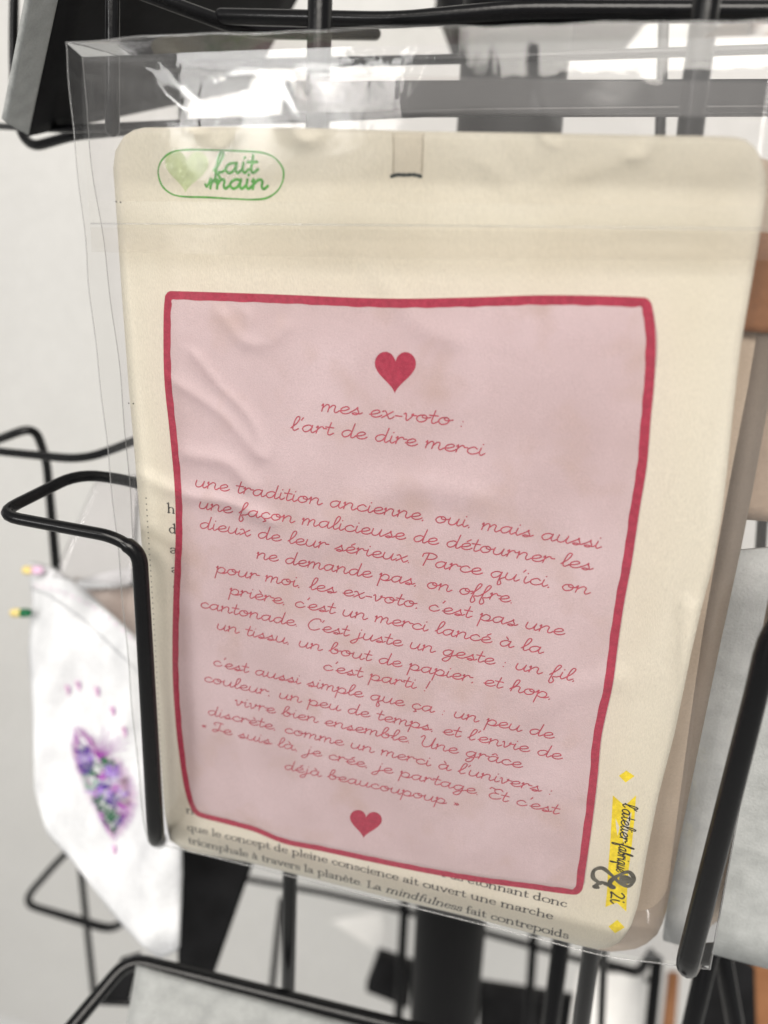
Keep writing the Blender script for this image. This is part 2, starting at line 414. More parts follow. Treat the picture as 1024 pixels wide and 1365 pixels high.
# ------------------------------------------------------------------ ribbons: printing, lettering, stitching
class Ink:
    def __init__(s): s.V, s.F, s.FM, s.z, s.z0 = [], [], [], 0, 0
    def ribbon(s, pts, wfun, place, mi=0, lift=1.5e-8):
        """pts: 2-D plane points (metres), place(p, lift) -> space"""
        n = len(pts)
        if n < 2: return
        base = len(s.V)
        for i, p in enumerate(pts):
            d = pts[min(i + 1, n - 1)] - pts[max(i - 1, 0)]
            if d.length < 1e-12: d = Vector((1, 0))
            d.normalize()
            w = wfun(d, i / (n - 1)) / 2
            nrm = Vector((-d.y, d.x))
            s.z += lift
            s.V.append(place(p + nrm * w, s.z)); s.V.append(place(p - nrm * w, s.z))
        for i in range(n - 1):
            a = base + 2 * i
            s.F.append((a, a + 1, a + 3, a + 2)); s.FM.append(mi)
        for (p, q) in ((pts[0], pts[1]), (pts[-1], pts[-2])):   # round ends
            d = (p - q)
            if d.length < 1e-12: continue
            d.normalize(); w = wfun(d, 0) / 2; nrm = Vector((-d.y, d.x))
            b = len(s.V); s.z += lift
            for k in range(7):
                a = -math.pi / 2 + math.pi * k / 6
                s.V.append(place(p + d * w * math.cos(a) + nrm * w * math.sin(a), s.z))
            s.F.append(tuple(range(b, b + 7))); s.FM.append(mi)
        s.z += 20 * lift
        if s.z > s.z0 + 2.5e-5: s.z = s.z0
    def disc(s, c, r, place, mi=0, n=10, ry=None):
        b = len(s.V); s.z += 3e-8
        for k in range(n):
            a = 2 * math.pi * k / n
            s.V.append(place(c + Vector((r * math.cos(a), (ry or r) * math.sin(a))), s.z))
        s.F.append(tuple(range(b, b + n))); s.FM.append(mi)
    def poly(s, pts, place, mi=0):
        b = len(s.V); s.z += 3e-8
        c = sum(pts, Vector((0, 0))) / len(pts)
        s.V.append(place(c, s.z))
        for p in pts: s.V.append(place(p, s.z))
        n = len(pts)
        for k in range(n): s.F.append((b, b + 1 + k, b + 1 + (k + 1) % n)); s.FM.append(mi)
    def build(s, name, mats, parent): return link_mesh(name, s.V, s.F, mats, parent, smooth=True, fmat=s.FM)

BOWL = [(.80, .86), (.50, 1.0), (.17, .76), (.08, .36), (.30, 0), (.60, .2), (.80, .78)]
SCRIPT = {
 'a': (1.13, [BOWL, [(.80, 1), (.77, .3), (.92, 0), (1.17, .32)]]),
 'b': (1.02, [[(0, .3), (.38, 1.1), (.54, 1.8), (.38, 2.02), (.22, 1.6), (.15, .4), (.42, 0), (.76, .3), (.66, .86), (.42, .75), (.70, .6), (1.05, .72)]]),
 'c': (.88, [[(.74, .78), (.47, 1), (.12, .65), (.15, .2), (.45, 0), (.75, .15), (.92, .36)]]),
 'd': (1.13, [BOWL, [(.86, 2.0), (.79, .3), (.94, 0), (1.17, .32)]]),
 'e': (.88, [[(0, .32), (.42, .45), (.72, .76), (.5, 1), (.15, .7), (.15, .2), (.45, 0), (.75, .13), (.92, .36)]]),
 'f': (.74, [[(0, .3), (.38, 1.1), (.58, 1.85), (.42, 2.05), (.26, 1.6), (.18, .3), (.14, -.7), (.32, -1), (.48, -.6), (.28, 0), (.58, .12), (.78, .34)]]),
 'g': (1.08, [BOWL, [(.80, 1), (.76, -.4), (.5, -.95), (.2, -.75), (.5, -.2), (1.12, .3)]]),
 'h': (1.08, [[(0, .3), (.38, 1.1), (.5, 1.85), (.34, 2), (.2, 1.6), (.13, 0)], [(.15, .45), (.45, .96), (.72, .85), (.72, .25), (.88, 0), (1.12, .32)]]),
 'i': (.47, [[(.12, 1), (.1, .3), (.26, 0), (.5, .32)], [(.17, 1.48), (.19, 1.52)]]),
 'j': (.56, [[(.25, 1), (.2, -.4), (-.05, -.95), (-.3, -.75), (.05, -.2), (.58, .3)], [(.29, 1.48), (.31, 1.52)]]),
 'l': (.55, [[(0, .3), (.38, 1.1), (.5, 1.85), (.32, 2), (.18, 1.5), (.14, .35), (.32, 0), (.6, .32)]]),
 'm': (1.40, [[(0, .8), (.10, 1), (.09, 0)], [(.1, .45), (.35, .97), (.56, .85), (.56, 0)], [(.57, .45), (.83, .97), (1.04, .85), (1.03, .25), (1.18, 0), (1.43, .32)]]),
 'n': (1.06, [[(0, .8), (.10, 1), (.09, 0)], [(.1, .45), (.42, .98), (.69, .85), (.69, .25), (.85, 0), (1.10, .32)]]),
 'o': (1.0, [[(.55, .98), (.2, .85), (.07, .4), (.35, 0), (.74, .25), (.78, .75), (.52, 1), (.45, .70), (.70, .58), (1.06, .75)]]),
 'p': (1.0, [[(0, .8), (.12, 1), (.08, -1)], [(.1, .45), (.4, .98), (.76, .8), (.78, .3), (.5, 0), (.2, .12)], [(.5, 0), (.8, .06), (1.03, .32)]]),
 'q': (1.1, [BOWL, [(.80, 1), (.76, -.6), (.85, -1), (1.02, -.7), (.85, -.1), (1.15, .32)]]),
 'r': (.78, [[(0, .8), (.12, 1), (.09, 0)], [(.1, .45), (.3, .92), (.5, .98), (.58, .78), (.82, .80)]]),
 's': (.84, [[(0, .25), (.36, .75), (.46, 1.02), (.5, .7), (.64, .3), (.45, 0), (.15, .1), (.36, .25), (.7, .15), (.9, .36)]]),
 't': (.62, [[(.27, 1.75), (.2, .3), (.38, 0), (.66, .32)], [(-.08, 1.06), (.56, 1.06)]]),
 'u': (1.08, [[(.1, 1), (.08, .3), (.3, 0), (.58, .2), (.74, .75)], [(.77, 1), (.73, .25), (.88, 0), (1.12, .32)]]),
 'v': (.92, [[(0, .85), (.14, .95), (.3, 0), (.6, .55), (.68, 1), (.58, .8), (.96, .78)]]),
 'x': (.92, [[(.02, .85), (.25, .95), (.6, .05), (.8, .05), (.96, .32)], [(.80, 1), (.08, 0)]]),
 'y': (1.0, [[(.1, 1), (.08, .3), (.3, 0), (.58, .2), (.74, .75)], [(.77, 1), (.7, -.4), (.4, -.95), (.2, -.7), (.5, -.2), (1.05, .3)]]),
 'z': (.9, [[(.08, .95), (.7, .98), (.1, .02), (.6, .0), (.9, .2)]]),
 'P': (1.12, [[(.42, 1.9), (.28, 0)], [(0, 1.35), (.08, 1.85), (.65, 2), (1.08, 1.65), (.85, 1.15), (.42, 1.02)]]),
 'C': (1.1, [[(1.08, 1.65), (.92, 2), (.42, 1.8), (.1, .9), (.3, .1), (.75, 0), (1.15, .38)]]),
 'U': (1.42, [[(-.05, 1.6), (.13, 2), (.28, 1.7), (.22, .5), (.5, 0), (.95, .4), (1.12, 1.8)], [(1.15, 2), (1.08, .3), (1.25, 0), (1.48, .32)]]),
 'J': (1.05, [[(.2, 1.35), (.02, 1.65), (.3, 2.0), (.9, 1.92)], [(.66, 1.95), (.56, .5), (.25, 0), (.0, .2), (.3, .5), (.98, .42)]]),
 'E': (1.05, [[(-.1, 1.7), (.0, 2.0), (.3, 1.85)], [(.98, 1.7), (.72, 2), (.32, 1.7), (.5, 1.15), (.78, 1.1), (.3, 1.05), (.05, .5), (.35, 0), (.8, .13), (1.05, .38)]]),
 ',': (.42, [[(.16, .06), (.12, -.06)]]), '.': (.42, [[(.14, .05), (.15, .03)]]),
 "'": (.30, [[(.22, 1.9), (.12, 1.55)]]), '-': (.72, [[(.12, .5), (.6, .5)]]),
 ':': (.42, [[(.15, .06), (.16, .04)], [(.17, .70), (.18, .72)]]),
 '!': (.45, [[(.3, 1.8), (.2, .5)], [(.15, .05), (.16, .03)]]),
 '<': (.5, [[(.22, .75), (.05, .55), (.2, .35)], [(.42, .75), (.25, .55), (.4, .35)]]),
 '>': (.5, [[(.08, .75), (.25, .55), (.1, .35)], [(.28, .75), (.45, .55), (.3, .35)]]),
 ' ': (.62, []),
 '2': (.8, [[(.08, 1.3), (.35, 1.6), (.62, 1.3), (.45, .7), (.1, .05), (.4, .12), (.75, .05)]]),
}
ACC = {'é': ('e', [(.38, 1.22), (.62, 1.55)]), 'è': ('e', [(.32, 1.55), (.52, 1.22)]), 'ê': ('e', [(.25, 1.22), (.45, 1.5), (.65, 1.22)]),
       'à': ('a', [(.35, 1.55), (.55, 1.22)]), 'â': ('a', [(.25, 1.22), (.47, 1.5), (.68, 1.22)]), 'ç': ('c', [(.45, 0), (.42, -.2), (.58, -.34), (.36, -.52)])}
for k, (b, st) in ACC.items():
    a, s_ = SCRIPT[b]; SCRIPT[k] = (a, s_ + [st])

S_ = .16   # half length of a serif
def foot(x, y, w=S_): return [(x - w, y), (x + w, y)]
def flag(x, y): return [(x - .18, y - .08), (x, y)]
SERIF = {
 'a': (.86, [[(.12, .78), (.22, .95), (.42, 1), (.60, .85), (.60, .2), (.70, .03), (.84, .08)], [(.60, .58), (.30, .50), (.10, .25), (.25, .02), (.45, .06), (.60, .25)]]),
 'c': (.84, [[(.72, .80), (.55, .98), (.30, .92), (.10, .5), (.28, .08), (.5, .02), (.76, .2)]]),
 'd': (1.02, [[(.70, .80), (.48, 1), (.2, .85), (.08, .48), (.22, .08), (.44, 0), (.70, .22)], [(.72, 1.7), (.72, .03)], flag(.72, 1.7), [(.72, .03), (.94, .06)]]),
 'e': (.84, [[(.12, .56), (.74, .58), (.62, .92), (.42, 1), (.2, .88), (.1, .5), (.25, .1), (.5, .01), (.76, .2)]]),
 'f': (.60, [[(.70, 1.55), (.55, 1.72), (.36, 1.6), (.28, 1.2), (.28, 0)], [(.05, .96), (.58, .96)], foot(.28, 0, .2)]),
 'h': (1.1, [[(.22, 1.7), (.22, 0)], [(.22, .7), (.42, .95), (.66, .98), (.84, .75), (.84, 0)], foot(.22, 0), foot(.84, 0), flag(.22, 1.7)]),
 'i': (.48, [[(.24, 1), (.24, 0)], foot(.24, 0), flag(.24, 1), [(.22, 1.44), (.24, 1.52)]]),
 'l': (.48, [[(.24, 1.7), (.24, 0)], foot(.24, 0), flag(.24, 1.7)]),
 'm': (1.68, [[(.22, 1), (.22, 0)], [(.22, .7), (.42, .95), (.62, .98), (.80, .75), (.80, 0)], [(.80, .7), (1.0, .95), (1.22, .98), (1.40, .75), (1.40, 0)], foot(.22, 0), foot(.80, 0), foot(1.40, 0), flag(.22, 1)]),
 'n': (1.1, [[(.22, 1), (.22, 0)], [(.22, .7), (.42, .95), (.66, .98), (.84, .75), (.84, 0)], foot(.22, 0), foot(.84, 0), flag(.22, 1)]),
 'o': (1.0, [[(.5, 1), (.2, .88), (.08, .5), (.2, .12), (.5, 0), (.8, .12), (.92, .5), (.8, .88), (.5, 1)]]),
 'p': (1.04, [[(.22, 1), (.22, -.65)], [(.22, .75), (.45, .98), (.72, .92), (.92, .5), (.78, .1), (.5, .0), (.22, .2)], foot(.22, -.65), flag(.22, 1)]),
 'q': (1.02, [[(.74, .80), (.48, 1), (.2, .85), (.08, .48), (.22, .08), (.44, 0), (.74, .22)], [(.76, 1), (.76, -.65)], foot(.76, -.65)]),
 'r': (.74, [[(.22, 1), (.22, 0)], [(.22, .65), (.4, .95), (.62, .97), (.68, .85)], foot(.22, 0, .2), flag(.22, 1)]),
 's': (.72, [[(.58, .78), (.48, .96), (.28, .98), (.12, .78), (.25, .58), (.5, .45), (.62, .22), (.45, .02), (.22, .03), (.1, .25)]]),
 't': (.64, [[(.27, 1.32), (.27, .2), (.4, .02), (.6, .12)], [(.06, .96), (.58, .96)]]),
 'u': (1.08, [[(.2, 1), (.2, .25), (.38, .03), (.60, .06), (.80, .3)], [(.82, 1), (.82, .03), (1.02, .05)], flag(.2, 1), flag(.82, 1)]),
 'v': (.96, [[(.12, .98), (.48, .02)], [(.48, .02), (.82, .98)], foot(.14, .98), foot(.82, .98)]),
 'L': (1.12, [[(.28, 1.6), (.28, .03)], foot(.28, 1.6, .22), [(.05, .03), (.98, .03)], [(.98, .03), (1.04, .4)]]),
 'P': (1.12, [[(.28, 1.6), (.28, 0)], foot(.28, 0, .22), [(.06, 1.6), (.6, 1.6), (.95, 1.35), (.92, 1.0), (.6, .75), (.3, .75)]]),
 '.': (.40, [[(.16, .06), (.18, .04)]]), ' ': (.52, []),
}
for k, (b, st) in {'è': ('e', [(.3, 1.5), (.5, 1.2)]), 'é': ('e', [(.38, 1.2), (.6, 1.5)]), 'à': ('a', [(.25, 1.5), (.45, 1.2)])}.items():
    a, s_ = SERIF[b]; SERIF[k] = (a, s_ + [st])

def adv(text, font): return sum(font[c][0] for c in text)
def write(inkm, text, A, B, xh, font, wfun, place, slant=0.0, per=5, mi=0, jitter=0, italic=None):
    """text along the plane line A-B (2-D metres), x-height xh, stretched to end at B"""
    d = (B - A); L = d.length; d.normalize(); up = Vector((-d.y, d.x))
    sx = L / adv(text, font)
    x = 0
    for idx, ch in enumerate(text):
        a, strokes = font[ch]
        sl = .28 if italic and italic[0] <= idx < italic[1] else slant
        jy = random.uniform(-jitter, jitter)
        for st in strokes:
            pts = [A + d * ((x + px) * sx + py * sl * xh) + up * ((py + jy) * xh) for px, py in st]
            inkm.ribbon(crom(pts, per), wfun, place, mi)
        x += a
def plane(x, y):
    p = on(x, y); return Vector((p.x, p.z))
def placer(off): return lambda p, z: onw(p.x, p.y, off + z)

# ------------------------------------------------------------------ the booklet
root = on(520, 1195)
book = thing('booklet', (0, 0, root.z), 'cream folded booklet with rounded corners and a pink text label, inside the clear bag', 'booklet')
def split(a, b, c, d): return a, b, c, d
cov_top = [(166, 181), (176, 174), (190, 170), (300, 169), (430, 171), (560, 175), (700, 177), (850, 180), (975, 182), (992, 185), (1005, 195)]
cov_right = [(1005, 195), (1016, 212), (1021, 232), (1021, 262), (1010, 330), (998, 400), (986, 470), (976, 560), (970, 620), (962, 690), (950, 756), (938, 800), (922, 868), (900, 975), (878, 1060), (862, 1140), (851, 1205), (840, 1238), (826, 1256)]
cov_bottom = [(226, 1120), (250, 1135), (330, 1149), (420, 1172), (520, 1197), (620, 1221), (720, 1247), (775, 1261), (800, 1266), (814, 1263), (826, 1256)]
cov_left = [(166, 181), (154, 200), (151, 225), (155, 280), (163, 400), (172, 520), (180, 610), (187, 700), (194, 790), (204, 900), (212, 990), (219, 1080), (226, 1120)]
sheet('front_cover', coons(cov_top, cov_right, cov_bottom, cov_left, 60, 80), lambda p, u, v: on(p.x, p.y), .00035, M['cream'], book)
# back leaf
lf_top = [(200, 190), (600, 190), (960, 195), (1030, 215)]
lf_right = [(1030, 215), (1060, 300), (1035, 480), (1006, 640), (988, 731), (960, 860), (934, 985), (905, 1125), (886, 1225), (876, 1246), (862, 1258)]
lf_bottom = [(250, 1110), (400, 1145), (600, 1195), (700, 1225), (780, 1262), (810, 1269), (845, 1266), (862, 1258)]
lf_left = [(200, 190), (215, 700), (250, 1110)]
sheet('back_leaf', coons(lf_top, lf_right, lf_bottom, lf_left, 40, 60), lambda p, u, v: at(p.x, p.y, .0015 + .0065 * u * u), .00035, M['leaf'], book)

# printed page text
ptxt = Ink()
pp = placer(.00003)
XS = .00142
def serw(xh, thin=.13, thick=.28): return lambda d, t: xh * (thin + (thick - thin) * abs(d.y) ** 1.4)
def serif(text, a, b, xh=XS, **k): write(ptxt, text, plane(*a), plane(*b), xh, SERIF, serw(xh), pp, **k)
serif('itons. Pas étonnant donc', (537, 1155), (756, 1209.5))
serif('que le concept de pleine conscience ait ouvert une marche', (250, 1106), (737, 1225.5))
t3 = 'triomphale à travers la planète. La mindfulness fait contrepoids'
serif(t3, (251, 1123.5), (758, 1251.5), italic=(t3.index('mind'), t3.index(' fait')))
serif('n', (248, 1083), (259, 1085.5))
for ch, x, y in (('h', 223, 683), ('d', 225.5, 710), ('a', 226.5, 737), ('a', 228.5, 763), ('e', 231, 786)):
    serif(ch, (x, y), (x + 11, y + 1.5))
for i in range(60):
    t = i / 59; x = 195 + 23 * t + 1.5 * math.sin(3.1 * t); y = 664 + 420 * (t ** .97)
    ptxt.disc(plane(x, y), .00017, pp)
for x, y in ((172, 537.5), (178, 538), (155, 269), (161, 269.5)): ptxt.disc(plane(x, y), .00018, pp)
ptxt.build('printed_text', M['black_ink'], book)

# pink label
lo_top = [(221, 394), (225, 389), (232, 388), (300, 390), (360, 392), (410, 394), (480, 397), (550, 398), (640, 396), (716, 393.5), (790, 394), (850, 396), (863, 398), (868, 404)]
lo_right = [(868, 404), (872, 424), (874, 450), (873.5, 480), (871, 520), (867, 560), (862, 620), (853, 675), (847, 715), (842, 749), (832, 802), (824, 855), (817, 910), (808, 950), (801, 985), (797, 1030), (792, 1075), (786, 1120), (781, 1155), (777, 1183), (773, 1189)]
lo_bottom = [(256, 1079), (266, 1088), (300, 1097), (340, 1108), (380, 1124), (430, 1134), (500, 1149), (575, 1164), (640, 1175), (700, 1183), (750, 1190), (768, 1191.5), (773, 1189)]
lo_left = [(221, 394), (219, 420), (219, 480), (221, 520), (226, 566), (233, 640), (235, 690), (234.5, 730), (232, 790), (230.5, 860), (231.5, 915), (236, 975), (243, 1030), (249, 1060), (256, 1079)]
def smooth(p): return [tuple(q) for q in crom(p, 4)]
lt, lr, lb, ll = smooth(lo_top), smooth(lo_right), smooth(lo_bottom), smooth(lo_left)
label = sheet('pink_label', coons([(x, y - .6) for x, y in lt], [(x + (1.2 if 430 > y or y > 480 else 2.6), y) for x, y in lr], [(x, y + .7) for x, y in lb], [(x - .3, y) for x, y in ll], 50, 60), lambda p, u, v: on(p.x, p.y, .00024), .0002, M['pink'], book)
loop = resample(lt, 120)[:-1] + resample(lr, 140)[:-1] + list(reversed(resample(lb, 120)))[:-1] + list(reversed(resample(ll, 140)))[:-1]
outer = [plane(p.x, p.y) for p in loop]
n = len(outer)
nor = []
for i in range(n):
    d = (outer[(i + 3) % n] - outer[i - 3]).normalized(); nor.append(Vector((d.y, -d.x)))
inner = []
for i in range(n):
    w = .00178 * (1 + .05 * math.sin(i * .9) * math.sin(i * .23))
    inner.append(outer[i] + nor[i] * w)
bV = [onw(p.x, p.y, .00027) for p in outer] + [onw(p.x, p.y, .00027) for p in inner]
bF = [(i, (i + 1) % n, n + (i + 1) % n, n + i) for i in range(n)]
link_mesh('label_border', bV, bF, M['red'], label)
def heart(cx, cy, hw, top, bot, tilt=0.0):
    pts = []
    for k in range(44):
        t = 2 * math.pi * k / 44
        x = 16 * math.sin(t) ** 3 / 16.0
        y = (13 * math.cos(t) - 5 * math.cos(2 * t) - 2 * math.cos(3 * t) - math.cos(4 * t))
        y = -(y - 2.5) / 14.5
        px = x * hw; py = y * (bot - top) / 2
        pts.append((cx + px * math.cos(tilt) - py * math.sin(tilt), cy + px * math.sin(tilt) + py * math.cos(tilt)))
    return pts
def fill(name, pxs, off, mat, parent):
    k = Ink(); k.poly([plane(x, y) for x, y in pxs], placer(off)); return k.build(name, mat, parent)
fill('heart', heart(527.5, 487, 27.5, 460, 516, .02), .00028, M['red'], label)
fill('heart', heart(488, 1092, 21.5, 1073, 1110, .13), .00028, M['red'], label)
LT = Ink(); lp = placer(.00029)
LINES = [('mes ex-voto :', (428, 547.5), (620, 569)), ("l'art de dire merci", (388, 572.5), (645, 607)),
 ('une tradition ancienne, oui, mais aussi', (260, 648), (800, 731)), ('une façon malicieuse de détourner les', (265, 677), (788, 760)),
 ("dieux de leur sérieux. Parce qu'ici, on", (266, 703), (785, 792)), ('ne demande pas, on offre.', (342, 743.5), (686, 804)),
 ("pour moi, les ex-voto, c'est pas une", (288, 762), (751, 846.5)), ("prière, c'est un merci lancé à la", (306, 791), (723, 871)),
 ("cantonade. C'est juste un geste : un fil,", (267, 808.6), (769, 908)), ('un tissu, un bout de papier, et hop,', (289, 837.5), (737, 932)),
 ("c'est parti !", (430, 891.6), (571, 921)), ("c'est aussi simple que ça : un peu de", (284, 885.8), (737, 984)),
 ("couleur, un peu de temps, et l'envie de", (272, 907), (748, 1012)), ('vivre bien ensemble. Une grâce', (313, 938.5), (695, 1023)),
 ("discrète, comme un merci à l'univers :", (277, 951.4), (737, 1059)), ("< Je suis là, je crée, je partage. Et c'est", (269, 970), (744, 1084.7)),
 ('déjà beaucoupoup >', (379, 1024), (611, 1075))]
XL = .00158
for txt, a, b in LINES:
    write(LT, txt, plane(*a), plane(*b), XL, SCRIPT, lambda d, t: .00028, lp, slant=.22, per=5, jitter=.02)
LT.build('lettering', M['redtext'], label)

# green handmade stamp
GS = Ink(); gp = placer(.00004)
def pxrib(k, pts, w, place, per=6, mi=0, closed=False):
    q = [plane(x, y) for x, y in pts]
    c = crom(q, per, closed)
    if closed: c = c + [c[0]]
    k.ribbon(c, lambda d, t: w * (1 + .18 * math.sin(40 * t + 2)), place, mi)
pill = [(245, 200), (280, 200), (310, 201), (346, 203), (364, 209), (376, 222), (378, 236), (372, 252), (358, 263), (340, 266), (310, 265), (275, 263), (244, 262), (228, 258), (216, 247), (211, 230), (215, 215), (227, 204)]
pxrib(GS, pill, .00034, gp, closed=True)
write(GS, 'fait', plane(285, 231), plane(343, 230), .0018, SCRIPT, lambda d, t: .00056, gp, slant=.15)
write(GS, 'main', plane(279, 251), plane(356, 252), .0017, SCRIPT, lambda d, t: .00056, gp, slant=.15)
pxrib(GS, [(274, 246), (276, 249), (279, 243)], .00046, gp)
stamp = GS.build('handmade_stamp', M['green'], book)
fill('stamp_heart', heart(249, 220, 29, 194, 250, .05), .000032, M['green_wash'], stamp)

for q in ([(524, 177), (524.5, 205), (524, 232)], [(564, 178), (563.5, 205), (562.5, 231)]):
    tube('tab_edge', [(on(x, y, .0001), .00009) for x, y in q], None, M['tab_edge'], book, 6, .0001, cap=False)
# yellow maker stamp
YS = Ink(); yp = placer(.00004); yb = placer(.00007)
def pxpoly(k, pts, place, mi): k.poly([plane(x, y) for x, y in pts], place, mi)
rib = [(817, 1060), (833, 1074), (848, 1060), (846, 1090), (842, 1130), (838, 1160), (836, 1190), (835, 1215), (822, 1203), (807, 1209), (809, 1190), (810.5, 1160), (813, 1130), (815.5, 1090)]
pxpoly(YS, rib, yp, 0)
pxpoly(YS, [(825, 1034), (835, 1027), (846, 1034.5), (834, 1043)], yp, 0)
pxpoly(YS, [(811, 1235), (823, 1226), (833, 1236), (820, 1244)], yp, 0)
# the writing runs down the ribbon
write(YS, "l'atelier-", plane(830.5, 1070), plane(825.5, 1127), .00165, SCRIPT, lambda d, t: .00030, yb, slant=.1, mi=1)
write(YS, 'fabrique', plane(825.5, 1124), plane(821.5, 1161), .00165, SCRIPT, lambda d, t: .00030, yb, slant=.1, mi=1)
write(YS, '2i', plane(814, 1187), plane(814, 1203), .0020, SCRIPT, lambda d, t: .0004, yb, slant=.05, mi=1)
amp = [(806, 1180), (796, 1181), (791, 1184), (800, 1178), (803, 1166), (796, 1166), (789.5, 1170)]
amp1 = [(793, 1182), (800, 1176), (808, 1178), (817, 1182), (813, 1176), (822, 1168), (838, 1162), (845, 1172), (838, 1181), (826, 1176), (815, 1166), (803, 1157), (792, 1160), (791, 1170), (800, 1177)]
pxrib(YS, amp1, .00098, placer(.000055), mi=2)
for x, y, rx, ry in ((834, 1172, .0015, .0013), (794.5, 1182, .0009, .0006), (816, 1182, .0009, .0007)):
    YS.disc(plane(x, y), rx, placer(.00006), 2, 18, ry)
YS.build('maker_stamp', [M['yellow'], M['stamp_black'], M['stamp_grey']], book)

M['tab'] = film_mat('clear_tab', (.97, .96, .95, 1), .05, .03, 80, .8, .2)
# dark thread and clear tape tab at the top of the cover
ST = Ink(); pxrib(ST, [(522.5, 235), (530, 233), (540, 233.4), (552, 233), (561, 235)], .0006, placer(.0001))
ST.build('thread', M['staple'], book)
sheet('tape_tab', coons([(524, 176), (564, 177)], [(564, 177), (562, 231)], [(524, 231), (562, 231)], [(524, 176), (524, 231)], 6, 8), lambda p, u, v: on(p.x, p.y, .00008), 0, M['tab'], book)

# ------------------------------------------------------------------ the clear bag
bag = thing('plastic_bag', (.01, 0, at(560, 1250).z), 'crinkled clear plastic bag holding the cream booklet between two black prongs', 'bag')
RIDGES = [  # (points of the photograph, half width px, height m)
 ([(212, 55), (245, 82), (280, 105), (300, 135), (285, 172)], 13, .0012),
 ([(110, 82), (150, 84), (200, 92), (215, 120), (250, 150)], 8, .0009),
 ([(290, 100), (330, 92), (370, 105), (400, 160)], 20, .0010),
 ([(255, 460), (290, 505), (325, 540), (345, 575), (347, 600)], 8, .0004),
 ([(290, 400), (305, 425), (325, 447), (355, 440), (375, 420)], 9, .00030),
 ([(325, 400), (335, 420), (330, 440)], 8, .00028),
 ([(228, 500), (260, 520), (300, 550), (340, 600)], 9, .00036),
 ([(180, 630), (240, 655), (300, 664), (360, 690)], 10, .0006),
 ([(245, 600), (300, 610), (330, 640)], 12, .0005),
 ([(650, 200), (700, 240), (800, 210), (860, 185)], 14, .00016),
 ([(500, 345), (560, 420), (610, 440)], 16, .0002),
 ([(420, 720), (520, 640), (640, 650)], 22, .0004),
 ([(930, 800), (925, 950), (905, 1120)], 9, .0005),
 ([(205, 820), (225, 940), (240, 1060)], 9, .0004),
 ([(640, 1000), (740, 930), (830, 900)], 18, .0003),
 ([(720, 60), (722, 130), (740, 170)], 7, .0004),
 ([(870, 110), (872, 150), (850, 190)], 8, .0004),
 ([(155, 320), (168, 420), (182, 560), (200, 700)], 6, .0006),
]
def segdist(p, a, b):
    ab = b - a; t = max(0, min(1, (p - a).dot(ab) / max(1e-9, ab.length_squared)))
    return (p - a - ab * t).length
RID = [([Vector(q) for q in crom(pts, 3)], w, h) for pts, w, h in RIDGES]
def ridge(p):
    s = 0
    for pts, w, h in RID:
        x0 = min(q.x for q in pts) - 3 * w; x1 = max(q.x for q in pts) + 3 * w
        y0 = min(q.y for q in pts) - 3 * w; y1 = max(q.y for q in pts) + 3 * w
        if not (x0 < p.x < x1 and y0 < p.y < y1): continue
        d = min(segdist(p, a, b) for a, b in zip(pts, pts[1:]))
        s += h * math.exp(-(d / w) ** 2)
    return s
bt = [(88, 56), (250, 47), (470, 39), (700, 34), (1024, 27), (1180, 22)]
br = [(1180, 22), (1140, 240), (1090, 520), (1026, 860), (985, 1080), (946, 1292)]
bb = [(197, 1122), (300, 1146), (500, 1197), (700, 1247), (800, 1273), (870, 1283), (946, 1292)]
bl = [(88, 56), (92, 110), (100, 190), (112, 300), (120, 400), (140, 560), (152, 680), (163, 800), (176, 930), (190, 1080), (197, 1122)]
bl = [(x + .7 * math.sin(y * .045) + .8 * math.sin(y * .017 + 1), y) for x, y in (tuple(q) for q in crom(bl, 5))]
bt = [(x, y + 1.3 * math.sin(x * .021) + .8 * math.sin(x * .06)) for x, y in (tuple(q) for q in crom(bt, 6))]
bl[0] = bt[0]; bb[0] = bl[-1]; br[0] = bt[-1]
def front_fn(p, u, v):
    e = min(1, min(u, 1 - u) * 9) * min(1, (1 - v) * 40)
    y = -.0012 - .0016 * e - .0010 * math.sin(math.pi * min(1, v * 6)) * e - ridge(p) * (.25 + .35 * e)
    return at(p.x, p.y, y)
sheet('front_film', coons(bt, br, bb, bl, 150, 190), front_fn, 0, M['film'], bag)
kt = [(110, 76), (250, 70), (470, 62), (700, 57), (1024, 48), (1150, 44)]
kr = [(1150, 44), (1120, 240), (1078, 520), (1012, 860), (972, 1080), (935, 1286)]
kb = [(206, 1120), (300, 1143), (500, 1192), (700, 1243), (800, 1268), (870, 1277), (935, 1286)]
kl = [(110, 76), (118, 190), (140, 330), (158, 480), (171, 640), (184, 800), (196, 1000), (206, 1120)]
kl = [(x + .9 * math.sin(y * .038 + 2) + 1.2 * math.sin(y * .013), y) for x, y in (tuple(q) for q in crom(kl, 5))]
kt[0] = kl[0]; kb[0] = kl[-1]
def back_fn(p, u, v):
    e = min(1, min(u, 1 - u) * 9) * min(1, (1 - v) * 14)
    return at(p.x, p.y, .0012 + .0088 * e + .001 * math.sin(9 * u + 5 * v))
sheet('back_film', coons(kt, kr, kb, kl, 60, 80), back_fn, 0, M['film_back'], bag)
